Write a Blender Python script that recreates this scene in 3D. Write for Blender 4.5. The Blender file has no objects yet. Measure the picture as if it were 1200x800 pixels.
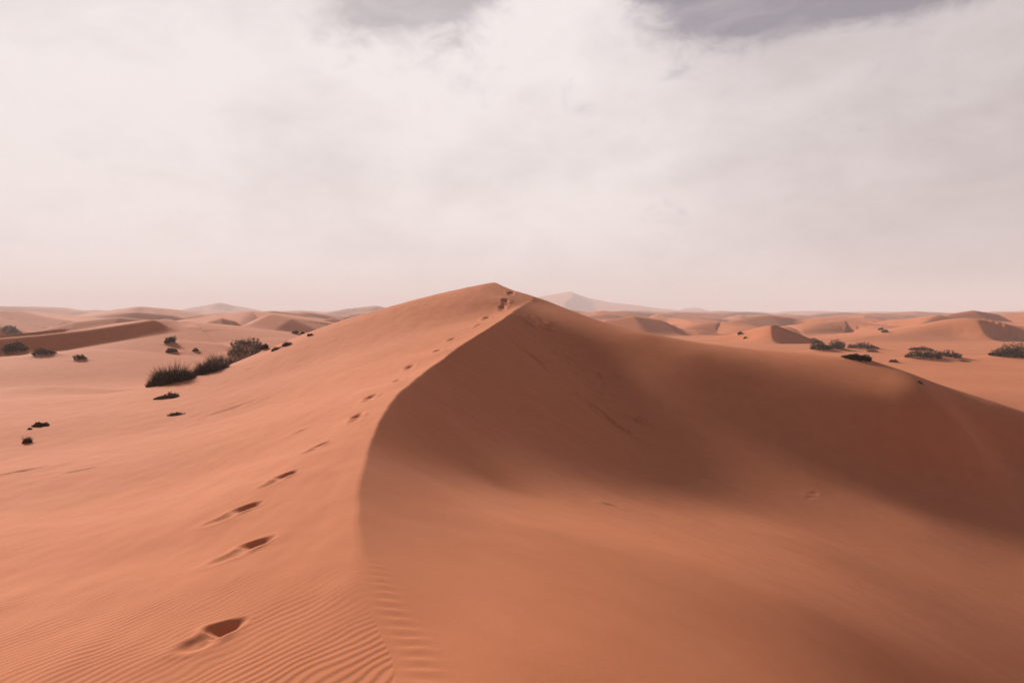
import bpy, math, random
import numpy as np

random.seed(7)
rng = np.random.default_rng(11)
C = bpy.context.scene.collection
R = math.radians
PI = math.pi

# ------------------------------------------------------------------ camera
F, VH = 800.0, 366.0                      # focal length in pixels of a 1200 px frame, horizon row
PITCH = math.atan((400.0 - VH) / F)
cam_d = bpy.data.cameras.new('camera')
cam = bpy.data.objects.new('camera', cam_d)
C.objects.link(cam)
cam_d.sensor_fit = 'HORIZONTAL'
cam_d.sensor_width = 36.0
cam_d.lens = 36.0 * F / 1200.0
cam_d.clip_start = 0.05
cam_d.clip_end = 30000
cam.location = (0, 0, 0)
cam.rotation_euler = (PI / 2 - PITCH, 0, 0)
bpy.context.scene.camera = cam
CP, SP = math.cos(PITCH), math.sin(PITCH)


def ray(u, v):
    """direction of a sight line with unit Y: (x per metre, z per metre)"""
    x, zc = (u - 600.0) / F, -(v - 400.0) / F
    y = CP + zc * SP
    return x / y, (-SP + zc * CP) / y


def P(u, v, d):
    a, b = ray(u, v)
    return (a * d, d, b * d)


# ------------------------------------------------------------------ noise
def hash2(ix, iy, seed):
    h = (ix.astype(np.int64) * 374761393 + iy.astype(np.int64) * 668265263 + seed * 974711) & 0xffffffff
    h = ((h ^ (h >> 13)) * 1274126177) & 0xffffffff
    h = (h ^ (h >> 16)) & 0xffffffff
    return h / 4294967295.0


def vnoise(x, y, seed=0):
    x0, y0 = np.floor(x), np.floor(y)
    fx, fy = x - x0, y - y0
    fx = fx * fx * fx * (fx * (fx * 6 - 15) + 10)
    fy = fy * fy * fy * (fy * (fy * 6 - 15) + 10)
    a, b = hash2(x0, y0, seed), hash2(x0 + 1, y0, seed)
    c, d = hash2(x0, y0 + 1, seed), hash2(x0 + 1, y0 + 1, seed)
    return (a + (b - a) * fx + (c - a) * fy + (a - b - c + d) * fx * fy) * 2 - 1


def fbm(x, y, seed=0, octaves=3):
    s, amp, t = 0, 1.0, 0
    for o in range(octaves):
        s = s + amp * vnoise(x * 2 ** o + 17.3 * o, y * 2 ** o - 9.1 * o, seed + o)
        t += amp
        amp *= 0.5
    return s / t


def sstep(a, b, x):
    t = np.clip((x - a) / (b - a), 0, 1)
    return t * t * (3 - 2 * t)


# ------------------------------------------------------------------ main dune: two smooth sheets meeting in a sharp crest
class TPS:
    def __init__(self, pts, lam=0.0):      # lam: how far each point may give way to a smoother sheet
        p = np.array(pts, float)
        self.c = p[:, :2]
        n = len(p)
        K = self.phi(((self.c[:, None] - self.c[None]) ** 2).sum(-1)) + lam * np.eye(n)
        Q = np.hstack([np.ones((n, 1)), self.c])
        M = np.block([[K, Q], [Q.T, np.zeros((3, 3))]])
        s = np.linalg.solve(M, np.concatenate([p[:, 2], np.zeros(3)]))
        self.w, self.q = s[:n], s[n:]

    @staticmethod
    def phi(r2):
        return 0.5 * r2 * np.log(r2 + 1e-9)

    def __call__(self, x, y):
        z = self.q[0] + self.q[1] * x + self.q[2] * y
        for (cx, cy), w in zip(self.c, self.w):
            z = z + w * self.phi((x - cx) ** 2 + (y - cy) ** 2)
        return z


crest_px = [(621, 353, 33.5), (606, 362, 30.5), (590, 373, 27.2), (566, 388, 23.4), (540, 405, 20), (510, 427, 16.6),
            (480, 450, 13.6), (459, 470, 11.6), (445, 490, 10.0), (432, 520, 8.35), (425, 550, 7.05), (420, 580, 6.1),
            (418, 610, 5.35), (419, 640, 4.75), (426, 675, 4.2), (440, 720, 3.68), (460, 770, 3.2)]
crest_key = [P(*c) for c in crest_px] + [(-0.35, 2.0, -1.62), (-0.2, 0.5, -1.62), (-0.1, -2, -1.66), (0, -6, -1.8)]



def smooth_line(K, n):
    """Catmull-Rom through the key points, n pieces between neighbours"""
    K = [np.array(k) for k in K]
    out = []
    for i in range(len(K) - 1):
        p0, p1, p2, p3 = K[max(i - 1, 0)], K[i], K[i + 1], K[min(i + 2, len(K) - 1)]
        for k in range(n):
            t = k / n
            out.append(tuple(0.5 * (2 * p1 + (p2 - p0) * t + (2 * p0 - 5 * p1 + 4 * p2 - p3) * t * t + (3 * p1 - p0 - 3 * p2 + p3) * t ** 3)))
    return out + [tuple(K[-1])]


crest = smooth_line(crest_key, 4)
A_pts = list(crest)
A_pts += [P(*c) for c in [
    (265, 735, 3.75), (295, 640, 5.15), (335, 557, 7.15), (375, 522, 8.6), (420, 487, 10.6), (465, 445, 14.2),
    (515, 410, 19.2), (565, 380, 26.3), (594, 350, 33),
    (578, 331, 38.6), (600, 336, 38), (558, 336.4, 38.7), (568, 333.5, 38.7), (573, 332.2, 38.6), (583, 331.7, 38.5), (590, 333.0, 38.3), (520, 347, 38.8), (470, 363, 39), (420, 378, 39.5), (380, 391, 39.5), (345, 403, 39.5),
    (450, 410, 24), (300, 480, 18.5), (330, 440, 26), (400, 440, 20), (200, 520, 13.5), (240, 560, 9.6), (160, 600, 7.8),
    (110, 680, 5.2), (60, 770, 3.65), (0, 800, 3.2), (0, 700, 4.6), (0, 620, 7.2), (0, 560, 11), (100, 520, 16),
    (0, 500, 18.5), (0, 470, 26), (100, 470, 25), (172, 458, 27), (240, 438, 31), (300, 417, 38), (60, 452, 34)]]
# lee of the summit and the open sand to the left
A_pts += [(-1, 45, -1.5), (-5, 45.5, -2.5), (-10, 45, -3.6), (-16, 46, -4.2), (-19, 34, -4.1), (-24, 40, -4.6), (-30, 30, -4.3),
          (-26, 20, -3.7), (-1, 52, -4.2), (-20, 56, -4.8), (-35, 56, -4.9), (-20, 8, -3.6), (-10, 3, -2.9), (-8, -4, -2.7), (-22, -8, -3.6),
          (-8, -20, -3.3), (-30, -22, -4), (-45, 10, -4.6), (4, 60, -4.6),
          # hidden continuation above the bowl
          (5, 31, 2.6), (10, 29, 3.5), (3, 22, 1.2), (3, 14, 0.4), (3, 7, -0.4), (3, 3, -0.8), (3, -3, -1.0), (15, 15, 3.5), (15, -10, 1),
          (20, 40, 3), (6, 40, 1.2), (9, 50, 0)]
sheetA = TPS(A_pts, np.array([0.0] * len(crest) + [0.02 if p[1] > 26 else 1.5 for p in A_pts[len(crest):]]))

B_pts = list(crest)
for i, (x, y, z) in enumerate(crest):
    if i % 2:
        continue
    j0, j1 = max(i - 1, 0), min(i + 1, len(crest) - 1)
    tx, ty = crest[j0][0] - crest[j1][0], crest[j0][1] - crest[j1][1]
    L = math.hypot(tx, ty)
    nx, ny = ty / L, -tx / L                              # to the right of the climb
    s = 0.60 if y > 9 else (0.60 - (9 - y) / 4.4 * 0.36 if y > 4.6 else max(0.12, 0.24 - (4.6 - y) * 0.10))
    if y > 30:
        s = 0.5
    if y > 1:
        B_pts.append((x - nx * 1.6, y - ny * 1.6, z + 1.6 * s))
        if y > 9 and i % 8 == 0 and i > 0:
            B_pts.append((x + nx * 1.8, y + ny * 1.8, z - 1.8 * s))
        elif y <= 9 and i % 4 == 0:
            B_pts.append((x + nx * 0.9, y + ny * 0.9, z - 0.9 * s))
# rounded right arm
arm = [(640, 352, 35), (660, 360, 34), (680, 367.5, 33.2), (710, 378, 32), (750, 388, 30.8), (800, 398, 30.2), (850, 405, 29.8), (900, 411, 29.4),
       (950, 415, 29.0), (1000, 421, 28.4), (1045, 430, 28.0), (1100, 450, 27.7), (1150, 466, 27.4), (1200, 482, 27.1)]
armp = [P(*a) for a in arm]
B_pts += armp
for (x, y, z) in armp[3:11]:
    B_pts.append((x + 0.1, y + 1.6, z - 0.12))
    B_pts.append((x + 0.3, y + 5.0, z - 1.25))
    B_pts.append((x - 0.1, y - 1.2, z - 0.13))
    if x > 7:
        B_pts.append((x - 0.1, y - 2.4, z - 0.48))
        B_pts.append((x - 0.2, y - 4.2, z - 1.5))
for (x, y, z) in armp[11:]:
    B_pts.append((x + 0.5, y + 1.5, z - 0.10))
    B_pts.append((x + 2.5, y + 6, z - 0.5))
    B_pts.append((x - 0.2, y - 1.4, z - 0.38))
    B_pts.append((x - 0.2, y - 3.8, z - 2.25))
B_pts += [(24, 26.3, -4.7), (30, 25.4, -5.6), (24, 22.4, -6.6), (19, 20.5, -6.5), (24, 17, -7.8), (20, 12, -8.2), (25, 6, -8.6), (26, 31, -5.0), (38, 26, -5.8), (34, 5, -7), (22, -6, -8),
          (1, 4, -2.06), (2.5, 4, -2.75), (4, 4, -3.7), (8, 4, -6.3), (0.2, 7, -2.22), (3, 7, -3.05), (7, 7.5, -5.2), (1, 10, -2.95), (5, 10.5, -4.2),
          (10, 11, -6.5), (2.2, 14, -3.7), (6, 14.5, -4.8), (11, 15, -6.5), (3.2, 18, -4.1), (7, 19, -5.2), (12, 19.5, -6.2),
          (3.4, 22.5, -3.55), (7, 23, -4.35), (11, 23.4, -4.5), (14, 23.2, -4.85), (16, 19.0, -7.0), (15, 9, -8.2), (3.4, 27, -2.2),
          (2, 0, -1.98), (6, -2, -4.5), (3, -8, -2.4), (12, -12, -4.6), (3, -22, -3.2),
          (4, 40, -2.8), (10, 42, -3.9), (18, 42, -4.2), (28, 42, -4.6), (5, 55, -4.7), (22, 56, -5.0), (38, 50, -5.1), (45, 20, -5.0), (30, -15, -5),
          # hidden continuation above the windward side
          (-5, 30, 3.2), (-6, 22, 2.2), (-6, 14, 1.4), (-5, 7, 0.2), (-5, 3, -0.8), (-4, -3, -1.0), (-12, 10, 2.5), (-12, 36, 5), (-4, 42, 3), (-10, 52, 3),
          (-2, 56, -1), (-30, 20, 5)]
sheetB = TPS(B_pts)


_cr = sorted([(c[1], c[0]) for c in crest] + [(36, 0.95), (40, 1.0), (50, 2.0), (70, 2.5)])
CRY, CRX = np.array([c[0] for c in _cr]), np.array([c[1] for c in _cr])


def near_height(x, y):
    a, b = sheetA(x, y), sheetB(x, y)
    a = a + 0.014 * fbm(x / 0.5, y / 0.9, 61, 3) * (y < 40)           # slightly ragged crest
    off = x - np.interp(y, CRY, CRX)                      # keep each sheet to its own side of the crest
    a = a + 0.25 * np.clip(off - 0.8, 0, 12) ** 1.5
    b = b + 0.25 * np.clip(-off - 0.8, 0, 12) ** 1.5
    k = 0.02 + 0.16 * (1 - sstep(2.9, 4.8, y)) * (y > -1)      # the crest softens and dies out near the camera
    h = np.clip(0.5 + 0.5 * (b - a) / k, 0, 1)
    return b + (a - b) * h - k * h * (1 - h), a - b          # second > 0 : bowl side


# ------------------------------------------------------------------ dunes further out
class Dune:
    """a crest line with a steep slip face on its right-hand side and a gentle back"""
    def __init__(self, pts, slip=0.58, wind=0.16, soft=0.3, drop=None):
        self.p = np.array(pts, float)
        self.slip, self.wind, self.soft, self.drop = slip, wind, soft, drop
        h = max(self.p[:, 2].max() + 9, 2)
        m = h / wind * 1.3
        self.box = (self.p[:, 0].min() - m, self.p[:, 0].max() + m, self.p[:, 1].min() - m, self.p[:, 1].max() + m)

    def __call__(self, x, y):
        best = np.full(x.shape, 1e18)
        zc = np.zeros(x.shape)
        ua = np.zeros(x.shape)
        nseg = len(self.p) - 1
        sg = np.zeros(x.shape)
        for q, (a, b) in enumerate(zip(self.p[:-1], self.p[1:])):
            dx, dy = b[0] - a[0], b[1] - a[1]
            t = np.clip(((x - a[0]) * dx + (y - a[1]) * dy) / (dx * dx + dy * dy), 0, 1)
            px, py = x - a[0] - t * dx, y - a[1] - t * dy
            d2 = px * px + py * py
            m = d2 < best
            best = np.where(m, d2, best)
            zc = np.where(m, a[2] + t * (b[2] - a[2]), zc)
            ua = np.where(m, (q + t) / nseg, ua)
            side = (dx * (y - a[1]) - dy * (x - a[0])) / math.hypot(dx, dy)
            sg = np.where(m, side, sg)
        d = np.sqrt(best)
        frac = np.clip(-sg / (d + 1e-6), 0, 1)            # 1 straight down the slip face
        sl = self.wind + (self.slip - self.wind) * frac ** 0.7
        dd = np.sqrt(d * d + self.soft ** 2) - self.soft
        if self.drop:                                     # a short slip face standing on a broad gentle dune
            return zc - np.minimum(sl * dd, self.drop * frac * np.clip(6 * ua * (1 - ua), 0, 1) + self.wind * dd)
        return zc - sl * dd


def D(px, **k):
    return Dune([P(*q) for q in px], **k)


dunes = [
    # long dark slip face on the left and its back
    D([(-160, 402, 56), (-60, 399, 59), (0, 396, 62), (50, 392, 64), (100, 386.5, 67), (150, 379, 71), (178, 374.5, 74), (200, 375, 80)], slip=0.58, wind=0.10, soft=0.45),
    D([(120, 409, 62), (165, 397, 68), (195, 383, 76), (225, 379, 82), (265, 386, 80), (310, 396, 76)], slip=0.10, wind=0.10, soft=3),
    D([(215, 376, 150), (235, 380, 145), (262, 385, 140), (292, 391, 134)], slip=0.55, wind=0.1, soft=0.5),
    D([(-70, 366, 230), (0, 363.5, 230), (25, 364, 225), (50, 370, 215), (78, 375, 205)], slip=0.5, wind=0.1, soft=0.6),
    D([(76, 373.5, 260), (100, 372, 262), (122, 373, 260), (136, 376, 255)], slip=0.5, wind=0.1, soft=0.5),
    D([(276, 383, 190), (283, 372, 215), (296, 364.5, 235), (318, 366.5, 225), (345, 373, 205), (372, 383, 190)], slip=0.5, wind=0.14, soft=2),
    D([(130, 369, 420), (165, 359, 460), (200, 362, 450), (232, 368, 430)], slip=0.45, wind=0.15, soft=4),
    D([(-40, 360, 650), (0, 358.5, 660), (40, 359, 660), (70, 360, 650), (92, 364, 630)], slip=0.45, wind=0.16, soft=5),
    D([(205, 365, 1250), (232, 359, 1300), (258, 354.5, 1300), (280, 359, 1300), (310, 365, 1250)], slip=0.4, wind=0.3, soft=12),
    D([(392, 365, 800), (412, 361, 850), (440, 358, 850), (462, 362, 850), (480, 366, 800)], slip=0.45, wind=0.2, soft=6),
    D([(455, 362, 1900), (480, 356, 1950), (522, 344.5, 2000), (548, 349, 2000), (580, 356, 2000)], slip=0.4, wind=0.3, soft=10),
    # pale far dune right of the summit
    D([(600, 356, 1750), (636, 347, 1800), (668, 341.5, 1800), (690, 349.5, 1800), (712, 354, 1750), (742, 357, 1700), (770, 361, 1650), (800, 364, 1600)], slip=0.22, wind=0.22, soft=25),
    D([(795, 363.5, 2100), (804, 360, 2100), (818, 360, 2100), (828, 363.5, 2100)], slip=0.4, wind=0.4, soft=8),
    D([(735, 375, 330), (755, 371, 330), (790, 372, 320), (812, 376, 300)], slip=0.5, wind=0.12, soft=1),
    D([(800, 386, 190), (825, 378, 200), (845, 376.5, 205), (870, 383, 190)], slip=0.3, wind=0.16, soft=3),
    # two small dark faces on the right
    D([(930, 389, 185), (960, 378, 195), (990, 375, 200), (1025, 381, 190), (1045, 388, 175)], slip=0.34, wind=0.14, soft=4),
    D([(1035, 392, 135), (1080, 386, 145), (1120, 379, 150), (1143, 377.5, 150)], slip=0.26, wind=0.12, soft=5),
    D([(1170, 376, 190), (1195, 378, 185), (1260, 383, 170)], slip=0.5, wind=0.1, soft=0.6),
    D([(1090, 368, 700), (1140, 366, 720), (1180, 365.4, 720), (1260, 365.5, 720)], slip=0.45, wind=0.2, soft=4),
]
# loose field of dunes to the horizon, all round
for i in range(470):
    front = i < 400
    d = math.exp(random.uniform(math.log(170), math.log(2600))) if front else math.exp(random.uniform(math.log(90), math.log(1500)))
    az = random.uniform(-0.85, 0.85) if front else random.uniform(0.85, 2 * PI - 0.85)
    cx, cy = d * math.sin(az), d * math.cos(az)
    small = i % 2
    L = d * (random.uniform(0.02, 0.06) if small else random.uniform(0.06, 0.16))
    if any(math.hypot(cx - q[0], cy - q[1]) < 45 + L for q in ((45, 110), (99, 137))):
        continue
    if front and abs(cx / cy - 0.322) < 0.035 and d < 450:
        continue
    th = random.uniform(-0.9, 1.0)                      # crests run mostly across the view
    top = (random.uniform(-5.5, -1.5 + 0.002 * d) if small else random.uniform(-4.5, 0.2 + 0.0035 * d)) if front else random.uniform(-4, 3)
    bulge = random.uniform(-0.25, 0.25)
    pts = []
    for k in range(7):
        t = k / 6 * 2 - 1
        bx, by = t * L, bulge * L * (1 - t * t)
        x, y = cx + bx * math.cos(th) - by * math.sin(th), cy + bx * math.sin(th) + by * math.cos(th)
        hh = 1 - abs(t) ** 1.8
        pts.append((x, y, top - min(top + 8.5, 0.5 * L + 1 if small else 99) * (1 - hh) + random.uniform(-.1, .1)))
    dunes.append(Dune(pts, slip=random.uniform(0.2, 0.4) if small else random.uniform(0.35, 0.58), wind=random.uniform(0.10, 0.2), soft=random.uniform(0.3, 2.0) * d / 300))


def barchan(x, y, p0, p1, h0, back):
    """small crescent dune: slip face from p0 (high end) to p1 (low end), facing the near side"""
    ex, ey = p1[0] - p0[0], p1[1] - p0[1]
    L = math.hypot(ex, ey)
    ex, ey = ex / L, ey / L
    s = (x - p0[0]) * ex + (y - p0[1]) * ey
    t = (x - p0[0]) * ey - (y - p0[1]) * ex               # > 0 towards the near side
    t = t + 0.10 * L * np.sin(np.clip(s / L, 0, 1) * PI)
    sc = np.clip(s / L, 0, 1)
    h = h0 * (1 - sc) ** 0.8
    lee = np.clip(h - 0.62 * 0.5 * (t + np.sqrt(t * t + 1.8)), 0, None)
    over = np.clip(s - L, 0, None)
    slip = np.where(t > 0, lee, h * np.exp(-(t / back) ** 2)) * np.exp(-(over / 3) ** 2)
    g = h0 * np.exp(-(np.minimum(s, 0) / (back + (4.0 - back) * sstep(-5, 4, t))) ** 2 - (t / np.where(t > 0, 6.0, back)) ** 2)
    w = sstep(-0.9, 0.6, s)
    return g + (slip - g) * w


def far_height(x, y):
    r = np.hypot(x, y)
    z = -6.6 + 0.35 * fbm(x / 38, y / 38, 3, 2) + 0.9 * fbm(x / 120, y / 120, 5, 2) * sstep(60, 200, r)
    z = z + (-5.0 + 6.6) * (1 - sstep(80, 220, r))
    k = 0.9
    for dn in dunes:
        b = dn.box
        m = (x > b[0]) & (x < b[1]) & (y > b[2]) & (y < b[3])
        if not m.any():
            continue
        zz = z[m]
        v = dn(x[m], y[m])
        kk = k * np.clip(r[m] / 100, 0.7, 6)
        h = np.clip(0.5 + 0.5 * (v - zz) / kk, 0, 1)
        z[m] = zz + (v - zz) * h + kk * h * (1 - h) * np.clip((v + 7.5) / 3, 0, 1) * 0.6
    z = z + barchan(x, y, (43.6, 113), (49.8, 111.0), 2.9, 9) + barchan(x, y, (95.5, 139), (104.5, 136.5), 2.8, 10)
    return z


MOUNDS = []       # sand caught at the foot of the shrubs: x, y, radius across, radius along, height


def height(x, y):
    """broad terrain height without prints and ripples; second value is the bowl mask"""
    x, y = np.asarray(x, float), np.asarray(y, float)
    r = np.hypot(x, y)
    w = np.where(y > 0, sstep(44, 62, np.hypot(x * 0.95, y)), sstep(14, 40, r))
    z = np.zeros(x.shape)
    side = np.full(x.shape, -9.0)
    m = w < 1
    if m.any():
        zn, s = near_height(x[m], y[m])
        z[m] = zn * (1 - w[m])
        side[m] = s
    m2 = w > 0
    if m2.any():
        z[m2] += far_height(x[m2], y[m2]) * w[m2]
    z = z + 0.022 * fbm(x / 3.1, y / 4.3, 21, 2) * sstep(3, 9, r) * (1 - sstep(60, 90, r)) * np.where(side > 0, 0.6, 1.0)
    for (mx, my, ra, rb, mh) in MOUNDS:
        m = (np.abs(x - mx) < 3 * ra) & (np.abs(y - my) < 3 * rb)
        if m.any():
            z[m] += mh * np.exp(-((x[m] - mx) / ra) ** 2 - ((y[m] - my) / rb) ** 2)
    return z, side


def cast(u, v, dmin=2.0, dmax=900.0):
    a, b = ray(u, v)
    d = np.exp(np.linspace(math.log(dmin), math.log(dmax), 5000))
    h, _ = height(a * d, d)
    hit = np.nonzero(h > b * d)[0]
    if len(hit) == 0:
        return None
    k = hit[0]
    return (a * d[k], d[k], float(h[k]))


# ------------------------------------------------------------------ footprints, scuffs, slide marks (all pressed into the sand)
marks = []      # (x, y, forward angle, half length, half width, depth, kind)
prints_px = [(265, 735), (302, 636), (291, 594), (337, 556), (378, 520), (419, 487), (436, 464), (466, 445), (481, 429),
             (514, 410), (530, 397), (563, 380), (571, 372), (589, 360), (592, 352), (599, 343)]
pp = [cast(*q) for q in prints_px]
for i, p in enumerate(pp):
    a, b = pp[max(i - 1, 0)], pp[min(i + 1, len(pp) - 1)]
    th = math.atan2(b[1] - a[1], b[0] - a[0])
    if i < 5:
        th = R((50, 48, 51, 62, 67)[i])
    marks.append((p[0], p[1], th + random.uniform(-.12, .12), (0.085 if i == 0 else random.uniform(.115, .14) if i < 5 else random.uniform(.17, .21)) + 0.004 * p[1], random.uniform(.062, .075) + 0.0036 * p[1], random.uniform(.042, .050) + 0.0019 * p[1], 'print'))
for (u, v, L, W, dep) in [(275, 478, .9, .22, .03), (205, 484, .35, .08, .035), (265, 447, .5, .09, .03), (290, 434, .6, .07, .03),
                          (18, 553, .5, .13, .035), (95, 551, .35, .08, .02), (352, 505, .2, .05, .02)]:
    p = cast(u, v)
    marks.append((p[0], p[1], R(55), L, W, dep, 'scuff'))
slide = []
for k in range(110):
    t = rng.random()
    poly = [(612, 372), (640, 408), (686, 450), (742, 503)]
    q = t * 3
    i = min(int(q), 2)
    f = q - i
    u = poly[i][0] + f * (poly[i + 1][0] - poly[i][0]) + rng.normal() * 8 + 10
    v = poly[i][1] + f * (poly[i + 1][1] - poly[i][1]) + rng.normal() * 6 - 6
    p = cast(u, v)
    if p:
        slide.append((p[0], p[1], rng.uniform(-.6, .6), rng.uniform(.12, .34), rng.uniform(.07, .14), rng.uniform(-.07, .10) * (0.5 + 0.5 * t), 'dent'))
for (u, v, L) in [(624, 418, .55), (617, 378, .45), (722, 498, .6), (700, 480, .5)]:
    p = cast(u, v)
    slide.append((p[0], p[1], R(-35), L, .15, .11, 'dent'))
for (u, v) in [(950, 583), (953, 578), (717, 592)]:
    p = cast(u, v)
    slide.append((p[0], p[1], R(20), .22, .09, .016, 'dent'))
marks += slide


def detail(x, y, side, r):
    dz = np.zeros(x.shape)
    keep = np.ones(x.shape)                     # ripples are wiped out inside prints
    for (mx, my, th, L, W, dep, kind) in marks:
        m = (np.abs(x - mx) < 1.6) & (np.abs(y - my) < 1.6)
        if not m.any():
            continue
        c, s = math.cos(th), math.sin(th)
        rx, ry = x[m] - mx, y[m] - my
        a, b = rx * c + ry * s, -rx * s + ry * c
        wob = 0.13 * vnoise(rx * 11, ry * 11, int(abs(mx) * 50) + 3)
        if kind == 'print':
            bb = b * (1 + 0.18 * np.clip(a / L, -1, 1.3))
            rho = np.sqrt((a / L) ** 2 + (bb / W) ** 2) + wob
            pit = -dep * (1 - sstep(0.0, 1.3, rho)) * (1 + 0.35 * np.clip(a / L, -1, 1))
            rim = 0.20 * dep * np.exp(-((rho - 1.35) / 0.33) ** 2) * (0.55 + 0.45 * np.clip(-a / L, -1, 1))
            a2, b2 = a + L * 1.75, b + 0.045
            rho2 = np.sqrt((a2 / (L * 1.15)) ** 2 + (b2 / (W * 0.95)) ** 2) + 1.3 * wob
            drag = -0.30 * dep * (1 - sstep(0.2, 1.2, rho2)) + 0.08 * dep * np.exp(-((rho2 - 1.35) / 0.4) ** 2)
            v = pit + rim + drag * (rho > 1.0)
            keep[m] *= np.clip(sstep(1.0, 1.7, rho), 0, 1) * np.clip(sstep(0.9, 1.5, rho2), 0, 1)
        elif kind == 'scuff':
            rho = np.sqrt((a / L) ** 2 + (b / W) ** 2) + 1.6 * wob
            v = -dep * (1 - sstep(0.1, 1.2, rho)) + 0.25 * dep * np.exp(-((rho - 1.4) / 0.4) ** 2)
        else:
            rho = np.sqrt((a / L) ** 2 + (b / W) ** 2) + 1.8 * wob
            v = -dep * (1 - sstep(0.1, 1.1, rho)) + 0.4 * dep * np.exp(-((rho - 1.35) / 0.3) ** 2)
        dz[m] += v
    # wind ripples: crossing the windward toe near the camera
    m = (r < 16) & (y > 0.3)
    xx, yy = x[m], y[m]
    nx, ny = 0.78, -0.62
    warp = 0.10 * fbm(xx / 0.8, yy / 0.8, 31, 3) + 0.026 * vnoise(xx / 0.2, yy / 0.2, 37)
    along = xx * 0.62 + yy * 0.78
    q = (xx * nx + yy * ny + warp) / 0.056
    ph = q - np.floor(q)
    prof = np.where(ph < 0.64, ph / 0.64, (1 - ph) / 0.36)
    prof = prof * prof * (3 - 2 * prof) - 0.5
    patch = 0.72 + 0.45 * vnoise(along / 0.45, q / 6.0, 41)
    ampA = (1 - sstep(3.3, 5.2, yy + 0.42 * (xx + 1.2) + 0.5 * fbm(xx / 1.3, yy / 1.3, 43, 2))) * (side[m] < 0.0)
    # fringe of ripples just over the crest
    ampB = np.exp(-((side[m] - 0.035) / 0.022) ** 2) * (1 - sstep(3.7, 4.9, yy)) * (side[m] >= 0)
    q2 = (yy + 0.18 * xx + 0.5 * warp) / 0.10
    p2 = q2 - np.floor(q2)
    prof2 = np.where(p2 < 0.62, p2 / 0.62, (1 - p2) / 0.38)
    prof2 = prof2 * prof2 * (3 - 2 * prof2) - 0.5
    dz[m] += (0.0033 * prof * np.clip(patch, 0.1, 1.2) * ampA + 0.0048 * prof2 * ampB) * keep[m]
    return dz


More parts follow.
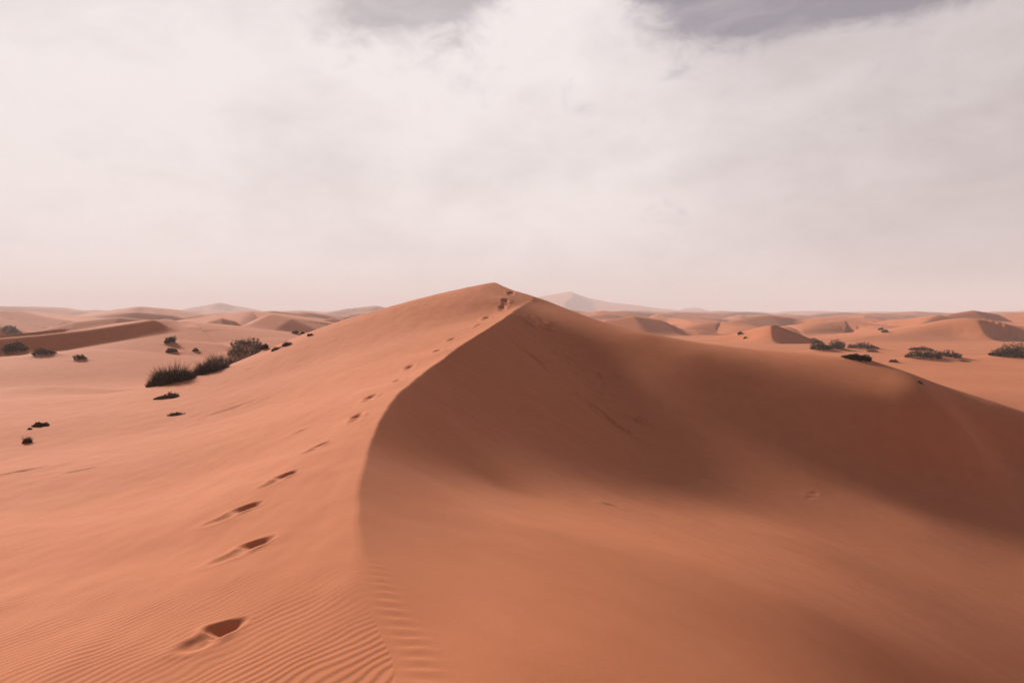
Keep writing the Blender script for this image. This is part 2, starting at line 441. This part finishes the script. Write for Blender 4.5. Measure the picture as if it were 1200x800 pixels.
# ------------------------------------------------------------------ where the shrubs stand
# (pixel of the base, width px, height px, kind, style, dryness, label, options)
SHRUBS = [
    # left, along the foot of the big dune
    (201, 450, 60, 27, 'grass_tussock', 'grass', .22, 'big dark bristly grass tussock at the left foot of the crested dune', {'dense': 3.0}),
    (244, 438, 50, 18, 'grass_tussock', 'grass', .25, 'spiky tussock just right of the biggest one, lowest of the sloping row', {'dense': 2.2}),
    (264, 429, 48, 18, 'grass_tussock', 'grass', .35, 'dark brown tussock in the middle of the sloping row on the dune edge', {'dense': 2.2}),
    (287, 419, 42, 17, 'shrub', 'grass', .75, 'grey brown dry shrub at the upper end of the sloping row', {'dense': 2.4}),
    (288, 410, 38, 8, 'shrub', 'shrub', .15, 'dark pointed shrub rising behind the grey brown dry one', {'dense': 2.2, 'back': 2}),
    (310, 411, 7, 7, 'shrub', 'shrub', .1, 'tiny dark shrub between the sloping row and the thin comb of stalks', {}),
    (326, 409, 19, 5, 'grass_tussock', 'grass', .2, 'thin comb of dark stalks on the skyline of the dune flank', {'dense': .8}),
    (336, 405, 12, 8, 'grass_tussock', 'grass', .3, 'upright stalks ending the thin comb on the dune flank', {'dense': .6}),
    (195, 466, 30, 8, 'dead_brush', 'shrub', .5, 'flat dead brush lying in front of the biggest tussock', {'dense': 1.1, 'ang': 0.9}),
    (206, 486, 22, 4, 'dead_brush', 'shrub', .6, 'thin line of dead twigs nearest the camera below the tussocks', {'dense': .5, 'ang': 0.9}),
    # further left
    (15, 390, 24, 6, 'shrub', 'shrub', .1, 'low dark shrub behind the long shaded face at far left', {'dense': 1.6, 'dmin': 100}),
    (18, 412, 26, 8, 'shrub', 'shrub', .2, 'hazy dark shrub in the shade at the foot of the long dark face, leftmost', {'dense': 2}),
    (52, 417, 26, 8, 'shrub', 'shrub', .2, 'rounded dark shrub in the shade, right of the leftmost one there', {'dense': 2}),
    (94, 422, 14, 6, 'shrub', 'shrub', .1, 'small slanting dark shrub on bright sand right of the shaded face', {'dense': 1.2}),
    (199, 403, 13, 8, 'shrub', 'shrub', .1, 'compact dark shrub on the slope, upper of two stacked', {'dense': 1.8}),
    (201, 413, 14, 5, 'shrub', 'shrub', .1, 'low dome shaped dark shrub directly below the compact one', {'dense': 1.6}),
    (229, 412, 8, 3.5, 'shrub', 'shrub', .1, 'tiny dark shrub right of the two stacked ones', {}),
    (346, 391.5, 8, 4, 'shrub', 'shrub', .1, 'leftmost of three tiny dark shrubs beyond the dune flank', {}),
    (354, 392.5, 6, 3, 'shrub', 'shrub', .1, 'middle one of three tiny dark shrubs beyond the dune flank', {}),
    (363, 394, 5, 3, 'shrub', 'shrub', .1, 'rightmost of three tiny dark shrubs beyond the dune flank', {}),
    (48, 499, 18, 7, 'dead_brush', 'shrub', .3, 'dark scrap of brush at left, upper of the pair on bare sand', {'dense': .9}),
    (31, 519, 11, 10, 'grass_tussock', 'grass', .35, 'small upright tuft at left, nearest plant to the camera', {'dense': .8}),
    (35, 503, 4, 3, 'dead_brush', 'shrub', .3, 'speck of brush between the upright tuft and the scrap above', {'dense': .3}),
    # right, behind the arm of the dune
    (957, 401, 13, 4, 'shrub', 'shrub', .2, 'flat dark shrub above the black round one, below the leaf shaped dark slope', {'dense': 1.4}),
    (962, 412, 24, 12, 'shrub', 'shrub', .05, 'round black green shrub just over the right arm of the dune', {'dense': 2.6}),
    (978, 411, 22, 12, 'shrub', 'shrub', .55, 'half dry shrub leaning against the black round one', {'dense': 2}),
    (1011, 410, 40, 8, 'shrub', 'shrub', .35, 'arched shrub over a pale sand hummock, right of the half dry one', {'dense': 2.6}),
    (1003, 422, 36, 9, 'shrub', 'shrub', .15, 'long low dark shrub on the skyline of the dune arm', {'dense': 2.6}),
    (1022, 413, 14, 4, 'shrub', 'shrub', .5, 'small dry shrub under the right end of the arched one', {'dense': 1}),
    (1047, 425, 11, 4, 'shrub', 'shrub', .1, 'small dark shrub alone in the gap between the right hand groups', {'dense': 1.2}),
    (1079, 412, 28, 7, 'shrub', 'shrub', .45, 'dry brown shrub behind the long curved one at right', {'dense': 1.8}),
    (1082, 422, 44, 12, 'shrub', 'shrub', .1, 'long curved dark shrub trailing down to the left', {'dense': 3.2, 'ang': 0.25}),
    (1111, 421, 30, 9, 'shrub', 'shrub', .25, 'dark mound shaped shrub right of the long curved one', {'dense': 2.4}),
    (1130, 424, 16, 3, 'dead_brush', 'shrub', .5, 'thin flat brush between the mound shaped shrub and the big one at the edge', {'dense': .7}),
    (1184, 420, 48, 14, 'shrub', 'shrub', .15, 'big dark shrub with a sandy skirt at the right edge', {'dense': 3.6}),
    (1032, 387, 6, 3, 'shrub', 'shrub', .1, 'upper speck of two dark shrubs on the far right slope', {}),
    (1037, 390, 8, 4, 'shrub', 'shrub', .1, 'lower speck of two dark shrubs on the far right slope', {}),
    (867, 392, 5, 3, 'shrub', 'shrub', .1, 'tiny dark shrub on the pale mound beyond the dune arm', {}),
    (873, 397, 4, 2, 'shrub', 'shrub', .1, 'tinier speck of shrub below the one on the pale mound', {}),
    (1079, 449, 4, 5, 'dead_twig', 'shrub', .4, 'single short dead twig sticking out of the right arm of the dune', {'dense': .2}),
]
placed = []
for (u, v, wp, hp, name, style, dry, label, o) in SHRUBS:
    p = cast(u, v, o.get('dmin', 3.0))
    if p is None:
        print('MISS', label)
        continue
    d = p[1] + o.get('back', 0)
    placed.append((u, v, wp, hp, name, style, dry, label, o, p[0] / p[1] * d, d))
for (u, v, wp, hp, name, style, dry, label, o, x, d) in placed:
    if name == 'shrub':
        MOUNDS.append((x + 0.1 * wp * d / F, d, 0.62 * wp * d / F, max(0.5, 0.5 * min(wp * d / F, 3.5)), 0.42 * hp * d / F))
    elif name == 'grass_tussock':
        MOUNDS.append((x, d, 0.5 * wp * d / F, 0.5 * wp * d / F, 0.12 * hp * d / F))

# ------------------------------------------------------------------ materials
def new_mat(name):
    m = bpy.data.materials.new(name)
    m.use_nodes = True
    nt = m.node_tree
    return m, nt, nt.nodes['Principled BSDF']


def sand_material():
    m, nt, b = new_mat('sand')
    N, Lk = nt.nodes, nt.links
    geo = N.new('ShaderNodeNewGeometry')

    def noise(scale, detail, rough=0.5):
        n = N.new('ShaderNodeTexNoise')
        n.inputs['Scale'].default_value = scale
        n.inputs['Detail'].default_value = detail
        n.inputs['Roughness'].default_value = rough
        Lk.new(geo.outputs['Position'], n.inputs['Vector'])
        return n

    big, mid, grain = noise(0.13, 4), noise(1.7, 5, 0.6), noise(260, 3, 0.7)
    ramp = N.new('ShaderNodeValToRGB')
    e = ramp.color_ramp.elements
    e[0].position, e[0].color = 0.3, SAND_DARK
    e[1].position, e[1].color = 0.72, SAND_LIGHT
    mix = N.new('ShaderNodeMath'); mix.operation = 'MULTIPLY_ADD'
    Lk.new(mid.outputs['Fac'], mix.inputs[0]); mix.inputs[1].default_value = 0.5
    mul = N.new('ShaderNodeMath'); mul.operation = 'MULTIPLY'
    Lk.new(big.outputs['Fac'], mul.inputs[0]); mul.inputs[1].default_value = 0.5
    Lk.new(mul.outputs[0], mix.inputs[2])
    add = N.new('ShaderNodeMath'); add.operation = 'MULTIPLY_ADD'
    sub = N.new('ShaderNodeMath'); sub.operation = 'SUBTRACT'
    Lk.new(grain.outputs['Fac'], sub.inputs[0]); sub.inputs[1].default_value = 0.5
    Lk.new(sub.outputs[0], add.inputs[0]); add.inputs[1].default_value = 0.9
    Lk.new(mix.outputs[0], add.inputs[2])
    Lk.new(add.outputs[0], ramp.inputs['Fac'])
    Lk.new(ramp.outputs['Color'], b.inputs['Base Color'])
    b.inputs['Roughness'].default_value = 0.95
    b.inputs['Specular IOR Level'].default_value = 0.12
    bump = N.new('ShaderNodeBump')
    bump.inputs['Strength'].default_value = 0.35
    bump.inputs['Distance'].default_value = 0.002
    Lk.new(grain.outputs['Fac'], bump.inputs['Height'])
    fine = noise(22, 3, 0.6)
    bump2 = N.new('ShaderNodeBump')
    bump2.inputs['Strength'].default_value = 0.25
    bump2.inputs['Distance'].default_value = 0.006
    Lk.new(fine.outputs['Fac'], bump2.inputs['Height'])
    Lk.new(bump2.outputs['Normal'], bump.inputs['Normal'])
    Lk.new(bump.outputs['Normal'], b.inputs['Normal'])
    return m


SAND_DARK = (0.53, 0.178, 0.077, 1)
SAND_LIGHT = (0.63, 0.224, 0.109, 1)


def plant_mat(name, c0, c1, scale=9.0):
    m, nt, b = new_mat(name)
    N, Lk = nt.nodes, nt.links
    geo = N.new('ShaderNodeNewGeometry')
    n = N.new('ShaderNodeTexNoise')
    n.inputs['Scale'].default_value = scale
    n.inputs['Detail'].default_value = 3
    Lk.new(geo.outputs['Position'], n.inputs['Vector'])
    r = N.new('ShaderNodeValToRGB')
    r.color_ramp.elements[0].position, r.color_ramp.elements[0].color = 0.35, c0
    r.color_ramp.elements[1].position, r.color_ramp.elements[1].color = 0.68, c1
    Lk.new(n.outputs['Fac'], r.inputs['Fac'])
    Lk.new(r.outputs['Color'], b.inputs['Base Color'])
    b.inputs['Roughness'].default_value = 0.85
    b.inputs['Specular IOR Level'].default_value = 0.2
    return m


M_SAND = sand_material()
M_GREEN = plant_mat('dark_foliage', (0.034, 0.019, 0.007, 1), (0.095, 0.056, 0.021, 1))
M_DRY = plant_mat('dry_foliage', (0.09, 0.055, 0.026, 1), (0.20, 0.13, 0.068, 1))
M_TWIG = plant_mat('twig', (0.045, 0.028, 0.017, 1), (0.10, 0.066, 0.042, 1))

# ------------------------------------------------------------------ the sand: one sheet out to the horizon
th_f = np.arange(-48.0, 48.0, 0.075)
th_b = np.concatenate([np.arange(48.0, 75, 0.5), np.arange(75, 285, 2.0), np.arange(285, 312, 0.5)])
th = np.radians(np.concatenate([th_f, th_b]))


def rings(a, b, q):
    n = max(2, int(math.log(b / a) / q))
    return np.exp(np.linspace(math.log(a), math.log(b), n, endpoint=False))


rr = np.concatenate([rings(0.12, 2.2, 0.05), rings(2.2, 8.5, 0.0026), rings(8.5, 46, 0.0042), rings(46, 85, 0.0036), rings(85, 150, 0.0028), rings(150, 320, 0.006), rings(320, 4200, 0.009), [4200.0]])
TH, RR = np.meshgrid(th, rr)
X, Y = (RR * np.sin(TH)).ravel(), (RR * np.cos(TH)).ravel()
Z, SIDE = height(X, Y)
Z = Z + detail(X, Y, SIDE, np.hypot(X, Y))
nt_, nr_ = len(th), len(rr)
co = np.stack([X, Y, Z], 1)
z0, s0 = height(np.zeros(1), np.zeros(1))
co = np.vstack([co, [[0, 0, float(z0[0])]]]).astype(np.float32)
i = np.arange(nr_ - 1)[:, None] * nt_
j = np.arange(nt_)[None]
jn = (j + 1) % nt_
quads = np.stack([(i + j), (i + jn), (i + nt_ + jn), (i + nt_ + j)], -1).reshape(-1, 4)[:, ::-1]
fan = np.stack([np.full(nt_, nr_ * nt_), (np.arange(nt_) + 1) % nt_, np.arange(nt_)], 1)
me = bpy.data.meshes.new('sand')
nq, nf = len(quads), len(fan)
me.vertices.add(len(co)); me.vertices.foreach_set('co', co.ravel())
me.loops.add(nq * 4 + nf * 3)
me.loops.foreach_set('vertex_index', np.concatenate([quads.ravel(), fan.ravel()]).astype(np.int32))
me.polygons.add(nq + nf)
me.polygons.foreach_set('loop_start', np.concatenate([np.arange(nq) * 4, nq * 4 + np.arange(nf) * 3]).astype(np.int32))
me.update(calc_edges=True)
me.polygons.foreach_set('use_smooth', np.ones(nq + nf, bool))
me.materials.append(M_SAND)
sand = bpy.data.objects.new('sand_dunes', me)
C.objects.link(sand)
sand['kind'] = 'structure'
sand['label'] = 'orange desert sand rising to a sharp crested dune with footprints'


# ------------------------------------------------------------------ shrubs
def mesh_obj(name, verts, faces, mat, parent=None):
    m = bpy.data.meshes.new(name)
    m.from_pydata(verts, [], faces)
    m.materials.append(mat)
    o = bpy.data.objects.new(name, m)
    C.objects.link(o)
    if parent:
        o.parent = parent
    return o


def blade(V, Fc, p, dr, L, w, droop, rnd):
    """a tapered three-sided stalk that bends under its own weight"""
    d = np.array(dr, float); d /= np.linalg.norm(d)
    p = np.array(p, float)
    s = np.cross(d, (0.3, 0.2, 1)); s /= np.linalg.norm(s) + 1e-9
    n = np.cross(d, s)
    base = len(V)
    q = p.copy()
    for k, wd in enumerate((1.0, 0.7)):
        for a in (0, 2.09, 4.19):
            V.append(tuple(q + w * wd * (s * math.cos(a) + n * math.sin(a))))
        d2 = d + np.array((0, 0, -droop * (k + 0.5)))
        q = q + d2 / np.linalg.norm(d2) * L * 0.5
    V.append(tuple(q))
    for a in range(3):
        b = (a + 1) % 3
        Fc.append((base + a, base + b, base + 3 + b, base + 3 + a))
        Fc.append((base + 3 + a, base + 3 + b, base + 6))


def shrub(name, label, cat, x, y, w, h, style='shrub', depth=None, lean=0.0, ang=0.0, dense=1.0, group='desert shrubs scattered over the sand', dry=0.25, seed=0):
    """w across the view, depth along it; the plant follows the ground under it"""
    rnd = random.Random(seed)
    depth = depth or w * 0.8
    far = math.hypot(x, y)
    px = F / far
    z = float(height(np.array([x]), np.array([y]))[0][0])
    root = bpy.data.objects.new(name, None)
    root.empty_display_size = 0.1
    root.location = (x, y, z)
    C.objects.link(root)
    root['label'], root['category'], root['group'] = label, cat, group
    ca, sa = math.cos(ang), math.sin(ang)

    def spot():
        while True:
            a, b = rnd.uniform(-1, 1), rnd.uniform(-1, 1)
            if a * a + b * b < 1:
                break
        lx, ly = a * w / 2, b * depth / 2
        gx, gy = lx * ca - ly * sa, lx * sa + ly * ca
        return gx, gy, math.sqrt(max(0.0, 1 - a * a - b * b)), a, b

    n = int((200 if far < 60 else 90) * dense)
    lumps = [(rnd.uniform(-.85, .85), rnd.uniform(-.8, .8), rnd.uniform(.4, 1.15)) for _ in range(6)]
    w, depth = w * 0.86, depth * 0.86
    data = {'stems': ([], [], M_TWIG), 'foliage': ([], [], M_GREEN), 'dry_foliage': ([], [], M_DRY)}
    spots = [spot() for _ in range(n)]
    gz = height(np.array([x + s[0] for s in spots]), np.array([y + s[1] for s in spots]))[0] - z
    wmin = 0.26 / px                                   # stalks stay visible at their distance
    for (gx, gy, dome, a, b), g in zip(spots, gz):
        lump = max(l[2] * math.exp(-((a - l[0]) ** 2 + 0.6 * (b - l[1]) ** 2) / 0.16) for l in lumps)
        hh = h * (0.25 + 0.75 * dome) * (0.28 + 0.75 * lump)
        p = (gx, gy, g - 0.03)
        if style == 'grass':
            key = 'dry_foliage' if rnd.random() < dry else 'foliage'
            V, Fc, _ = data[key]
            for k in range(4):
                dr = (a * 0.6 + rnd.gauss(0, .28) + lean, b * 0.6 + rnd.gauss(0, .28), 1.0)
                blade(V, Fc, p, dr, hh * rnd.uniform(.6, 1.2), max(0.006, wmin * rnd.uniform(.5, 1)), rnd.uniform(0, .35), rnd)
        else:
            V, Fc, _ = data['stems']
            dr = (a * 0.7 + rnd.gauss(0, .25) + lean, b * 0.7 + rnd.gauss(0, .25), 1.0)
            if rnd.random() < .5:
                tip = np.array((gx * 0.9, gy * 0.9, g + hh * 0.9))
                blade(V, Fc, (0, 0, -0.04), tip, float(np.linalg.norm(tip)), max(0.007, wmin * .5), -0.1, rnd)
            key = 'dry_foliage' if rnd.random() < dry else 'foliage'
            V, Fc, _ = data[key]
            for k in range(5):
                t = rnd.uniform(.1, .95)
                q = (p[0] + dr[0] * hh * t * .5, p[1] + dr[1] * hh * t * .5, p[2] + hh * t)
                dd = (rnd.gauss(0, 1) + a, rnd.gauss(0, 1) + b, rnd.uniform(0.1, 1.3))
                blade(V, Fc, q, dd, max(0.04, h * 0.24) * rnd.uniform(.6, 1.3), max(0.012, wmin * rnd.uniform(.6, 1.1)), rnd.uniform(0, .3), rnd)
    if len(data['foliage'][1]) + len(data['dry_foliage'][1]) + len(data['stems'][1]) < 6 * 420:      # too small to show its parts
        V, Fc, _ = data['foliage']
        for key in ('dry_foliage', 'stems'):
            o0 = len(V)
            V += data[key][0]
            Fc += [tuple(q + o0 for q in f) for f in data[key][1]]
            data[key] = ([], [], None)
    for key, (V, Fc, mt) in data.items():
        if Fc:
            mesh_obj(key, V, Fc, mt, root)
    return root


for k, (u, v, wp, hp, name, style, dry, label, o, x, d) in enumerate(placed):
    cat = {'grass_tussock': 'grass', 'shrub': 'shrub', 'dead_brush': 'brush', 'dead_twig': 'twig'}[name]
    s = d / F
    shrub(name, label, cat, x, d, wp * s, hp * s * (0.85 if u > 900 and u < 1150 else 1.1), style, depth=min(wp * s * 1.0, 3.5), ang=o.get('ang', 0), dense=o.get('dense', 1.0), dry=dry, seed=k + 1,
          group={'grass': 'grass tussocks by the dune', 'shrub': 'desert shrubs scattered over the sand', 'brush': 'dead brush on the sand', 'twig': 'twigs in the sand'}[cat])

# ------------------------------------------------------------------ haze
HZ_DENS = 0.00066
hv = [(sx * 4600.0, sy * 4600.0, z) for z in (-14.0, 95.0) for sx, sy in ((-1, -1), (1, -1), (1, 1), (-1, 1))]
hf = [(3, 2, 1, 0), (4, 5, 6, 7), (0, 1, 5, 4), (1, 2, 6, 5), (2, 3, 7, 6), (3, 0, 4, 7)]
hm = bpy.data.materials.new('haze')
hm.use_nodes = True
hnt = hm.node_tree
for n in list(hnt.nodes):
    if n.type == 'BSDF_PRINCIPLED':
        hnt.nodes.remove(n)
pv = hnt.nodes.new('ShaderNodeVolumePrincipled')
pv.inputs['Color'].default_value = (0.94, 0.94, 0.96, 1)
pv.inputs['Density'].default_value = HZ_DENS
pv.inputs['Anisotropy'].default_value = 0.0
out = [n for n in hnt.nodes if n.type == 'OUTPUT_MATERIAL'][0]
hnt.links.new(pv.outputs['Volume'], out.inputs['Volume'])
hz = mesh_obj('haze', hv, hf, hm)
hz['kind'] = 'stuff'

# ------------------------------------------------------------------ light
SUN_EL, SUN_AZ = R(24), R(-43)          # azimuth clockwise from the view direction
sd = bpy.data.lights.new('sun', 'SUN')
sd.energy = 5.0
sd.angle = R(6)
sd.color = (1.0, 0.93, 0.86)
sun = bpy.data.objects.new('sun', sd)
C.objects.link(sun)
sun.rotation_euler = (PI / 2 - SUN_EL, 0, PI - SUN_AZ)
from mathutils import Vector
sv = Vector((math.cos(SUN_EL) * math.sin(SUN_AZ), math.cos(SUN_EL) * math.cos(SUN_AZ), math.sin(SUN_EL)))
sun.rotation_euler = (-sv).to_track_quat('-Z', 'Y').to_euler()

wd = bpy.data.worlds.new('World')
bpy.context.scene.world = wd
wd.use_nodes = True
wt = wd.node_tree
WN, WL = wt.nodes, wt.links
for n in list(WN):
    WN.remove(n)


def val(x):
    return x


def setin(sock, v):
    if hasattr(v, 'is_output') or hasattr(v, 'links'):
        WL.new(v, sock)
    else:
        sock.default_value = v


def math_(op, a, b=None, c=None, clamp=False):
    n = WN.new('ShaderNodeMath'); n.operation = op; n.use_clamp = clamp
    setin(n.inputs[0], a)
    if b is not None: setin(n.inputs[1], b)
    if c is not None: setin(n.inputs[2], c)
    return n.outputs[0]


def smooth(x, a, b):
    n = WN.new('ShaderNodeMapRange'); n.interpolation_type = 'SMOOTHSTEP'
    setin(n.inputs['Value'], x)
    n.inputs['From Min'].default_value, n.inputs['From Max'].default_value = a, b
    return n.outputs['Result']


def mixc(f, a, b):
    n = WN.new('ShaderNodeMix'); n.data_type = 'RGBA'
    setin(n.inputs[0], f); setin(n.inputs[6], a); setin(n.inputs[7], b)
    return n.outputs[2]


tc = WN.new('ShaderNodeTexCoord')
dirv = tc.outputs['Generated']
sep = WN.new('ShaderNodeSeparateXYZ'); WL.new(dirv, sep.inputs[0])
dx, dy, dz = sep.outputs


def wnoise(scale, detail, rough=0.5, vec=None, dist=0.0, stretch=(1, 1, 1), off=(0, 0, 0)):
    mp = WN.new('ShaderNodeMapping')
    mp.inputs['Scale'].default_value = stretch
    mp.inputs['Location'].default_value = off
    WL.new(vec or dirv, mp.inputs['Vector'])
    n = WN.new('ShaderNodeTexNoise')
    n.inputs['Scale'].default_value = scale
    n.inputs['Detail'].default_value = detail
    n.inputs['Roughness'].default_value = rough
    n.inputs['Distortion'].default_value = dist
    WL.new(mp.outputs[0], n.inputs['Vector'])
    return n.outputs['Fac']


sky = WN.new('ShaderNodeTexSky')
sky.sky_type = 'NISHITA'
sky.sun_disc = False
sky.sun_elevation = SUN_EL
sky.sun_rotation = SUN_AZ
sky.dust_density = 2.0
SKY_K = 0.06
az = math_('ARCTAN2', dx, dy)
el = math_('ARCSINE', dz)
n_big = wnoise(2.6, 5, 0.55, stretch=(1, 1, 2.2), off=(3.1, 0, 0.4))
n_mid = wnoise(5.5, 7, 0.6, dist=0.4, stretch=(1, 1, 1.8), off=(0, 1.7, 0))
n_fine = wnoise(16, 7, 0.65, dist=0.6, stretch=(1, 1, 1.6))
ragged = math_('ADD', math_('MULTIPLY', math_('SUBTRACT', n_mid, 0.5), 1.7), math_('MULTIPLY', math_('SUBTRACT', n_fine, 0.5), 1.3))


def blob(u, v, su, sv_):
    a = math.atan((u - 600) / F)
    e = math.atan((VH - v) / F * math.cos(a))
    p = math_('DIVIDE', math_('SUBTRACT', az, a), su / F)
    q = math_('DIVIDE', math_('SUBTRACT', el, e), sv_ / F)
    r2 = math_('ADD', math_('MULTIPLY', p, p), math_('MULTIPLY', q, q))
    return math_('EXPONENT', math_('MULTIPLY', r2, -1.0))


gap = blob(455, -10, 88, 55)
for bb in [(530, -15, 60, 30), (830, 10, 90, 50), (930, -5, 105, 38), (1060, -15, 110, 32)]:
    gap = math_('ADD', gap, blob(*bb))
gap = math_('MULTIPLY', gap, 1.1)
over = smooth(el, R(24), R(42))                               # cloud sheet breaks up overhead and behind
back = smooth(dy, 0.25, -0.35)
open_ = math_('ADD', math_('ADD', gap, math_('MULTIPLY', over, 1.3)), math_('MULTIPLY', back, 1.3))
g = math_('ADD', open_, ragged)
n_str = wnoise(7.0, 6, 0.62, dist=0.8, stretch=(1, 1, 3.2), off=(0.4, 0, 2.2))
gapm = math_('MULTIPLY', smooth(g, 0.15, 1.05), math_('ADD', math_('MULTIPLY', n_str, 1.0), 0.50), clamp=True)
gapm = math_('MAXIMUM', gapm, smooth(el, R(30), R(50)))
# cloud brightness: bright towards the sun, grey away from it
sunside = smooth(az, R(40), R(-6))
lowf = math_('MULTIPLY', math_('SUBTRACT', n_big, 0.5), 0.9)
bright = math_('ADD', math_('ADD', math_('MULTIPLY', sunside, 0.62), 0.36), math_('ADD', lowf, math_('ADD', math_('MULTIPLY', math_('SUBTRACT', n_mid, 0.5), 0.6), math_('MULTIPLY', math_('SUBTRACT', n_fine, 0.5), 0.22))), clamp=True)
cl = mixc(bright, (0.31, 0.268, 0.274, 1), (0.755, 0.70, 0.695, 1))
skc = WN.new('ShaderNodeVectorMath'); skc.operation = 'SCALE'
WL.new(sky.outputs[0], skc.inputs[0]); skc.inputs['Scale'].default_value = SKY_K
thin = mixc(smooth(az, R(-4), R(10)), mixc(0.8, skc.outputs[0], (0.43, 0.39, 0.395, 1)), mixc(0.7, skc.outputs[0], (0.285, 0.25, 0.275, 1)))
dim = mixc(0.45, skc.outputs[0], (0.09, 0.084, 0.09, 1))
away = math_('MAXIMUM', smooth(el, R(27), R(48)), smooth(dy, 0.45, -0.1))
thin = mixc(away, thin, dim)
final = mixc(gapm, cl, thin)
bg = WN.new('ShaderNodeBackground')
WL.new(final, bg.inputs['Color'])
bg.inputs['Strength'].default_value = 1.0
wo = WN.new('ShaderNodeOutputWorld')
WL.new(bg.outputs[0], wo.inputs['Surface'])

# ------------------------------------------------------------------ render settings
sc = bpy.context.scene
sc.render.engine = 'CYCLES'
sc.view_settings.view_transform = 'Standard'
sc.view_settings.look = 'None'
sc.view_settings.exposure = 0.28
sc.view_settings.gamma = 1.0
sc.cycles.use_denoising = True
sc.cycles.max_bounces = 5
sc.cycles.diffuse_bounces = 4
sc.cycles.volume_bounces = 1
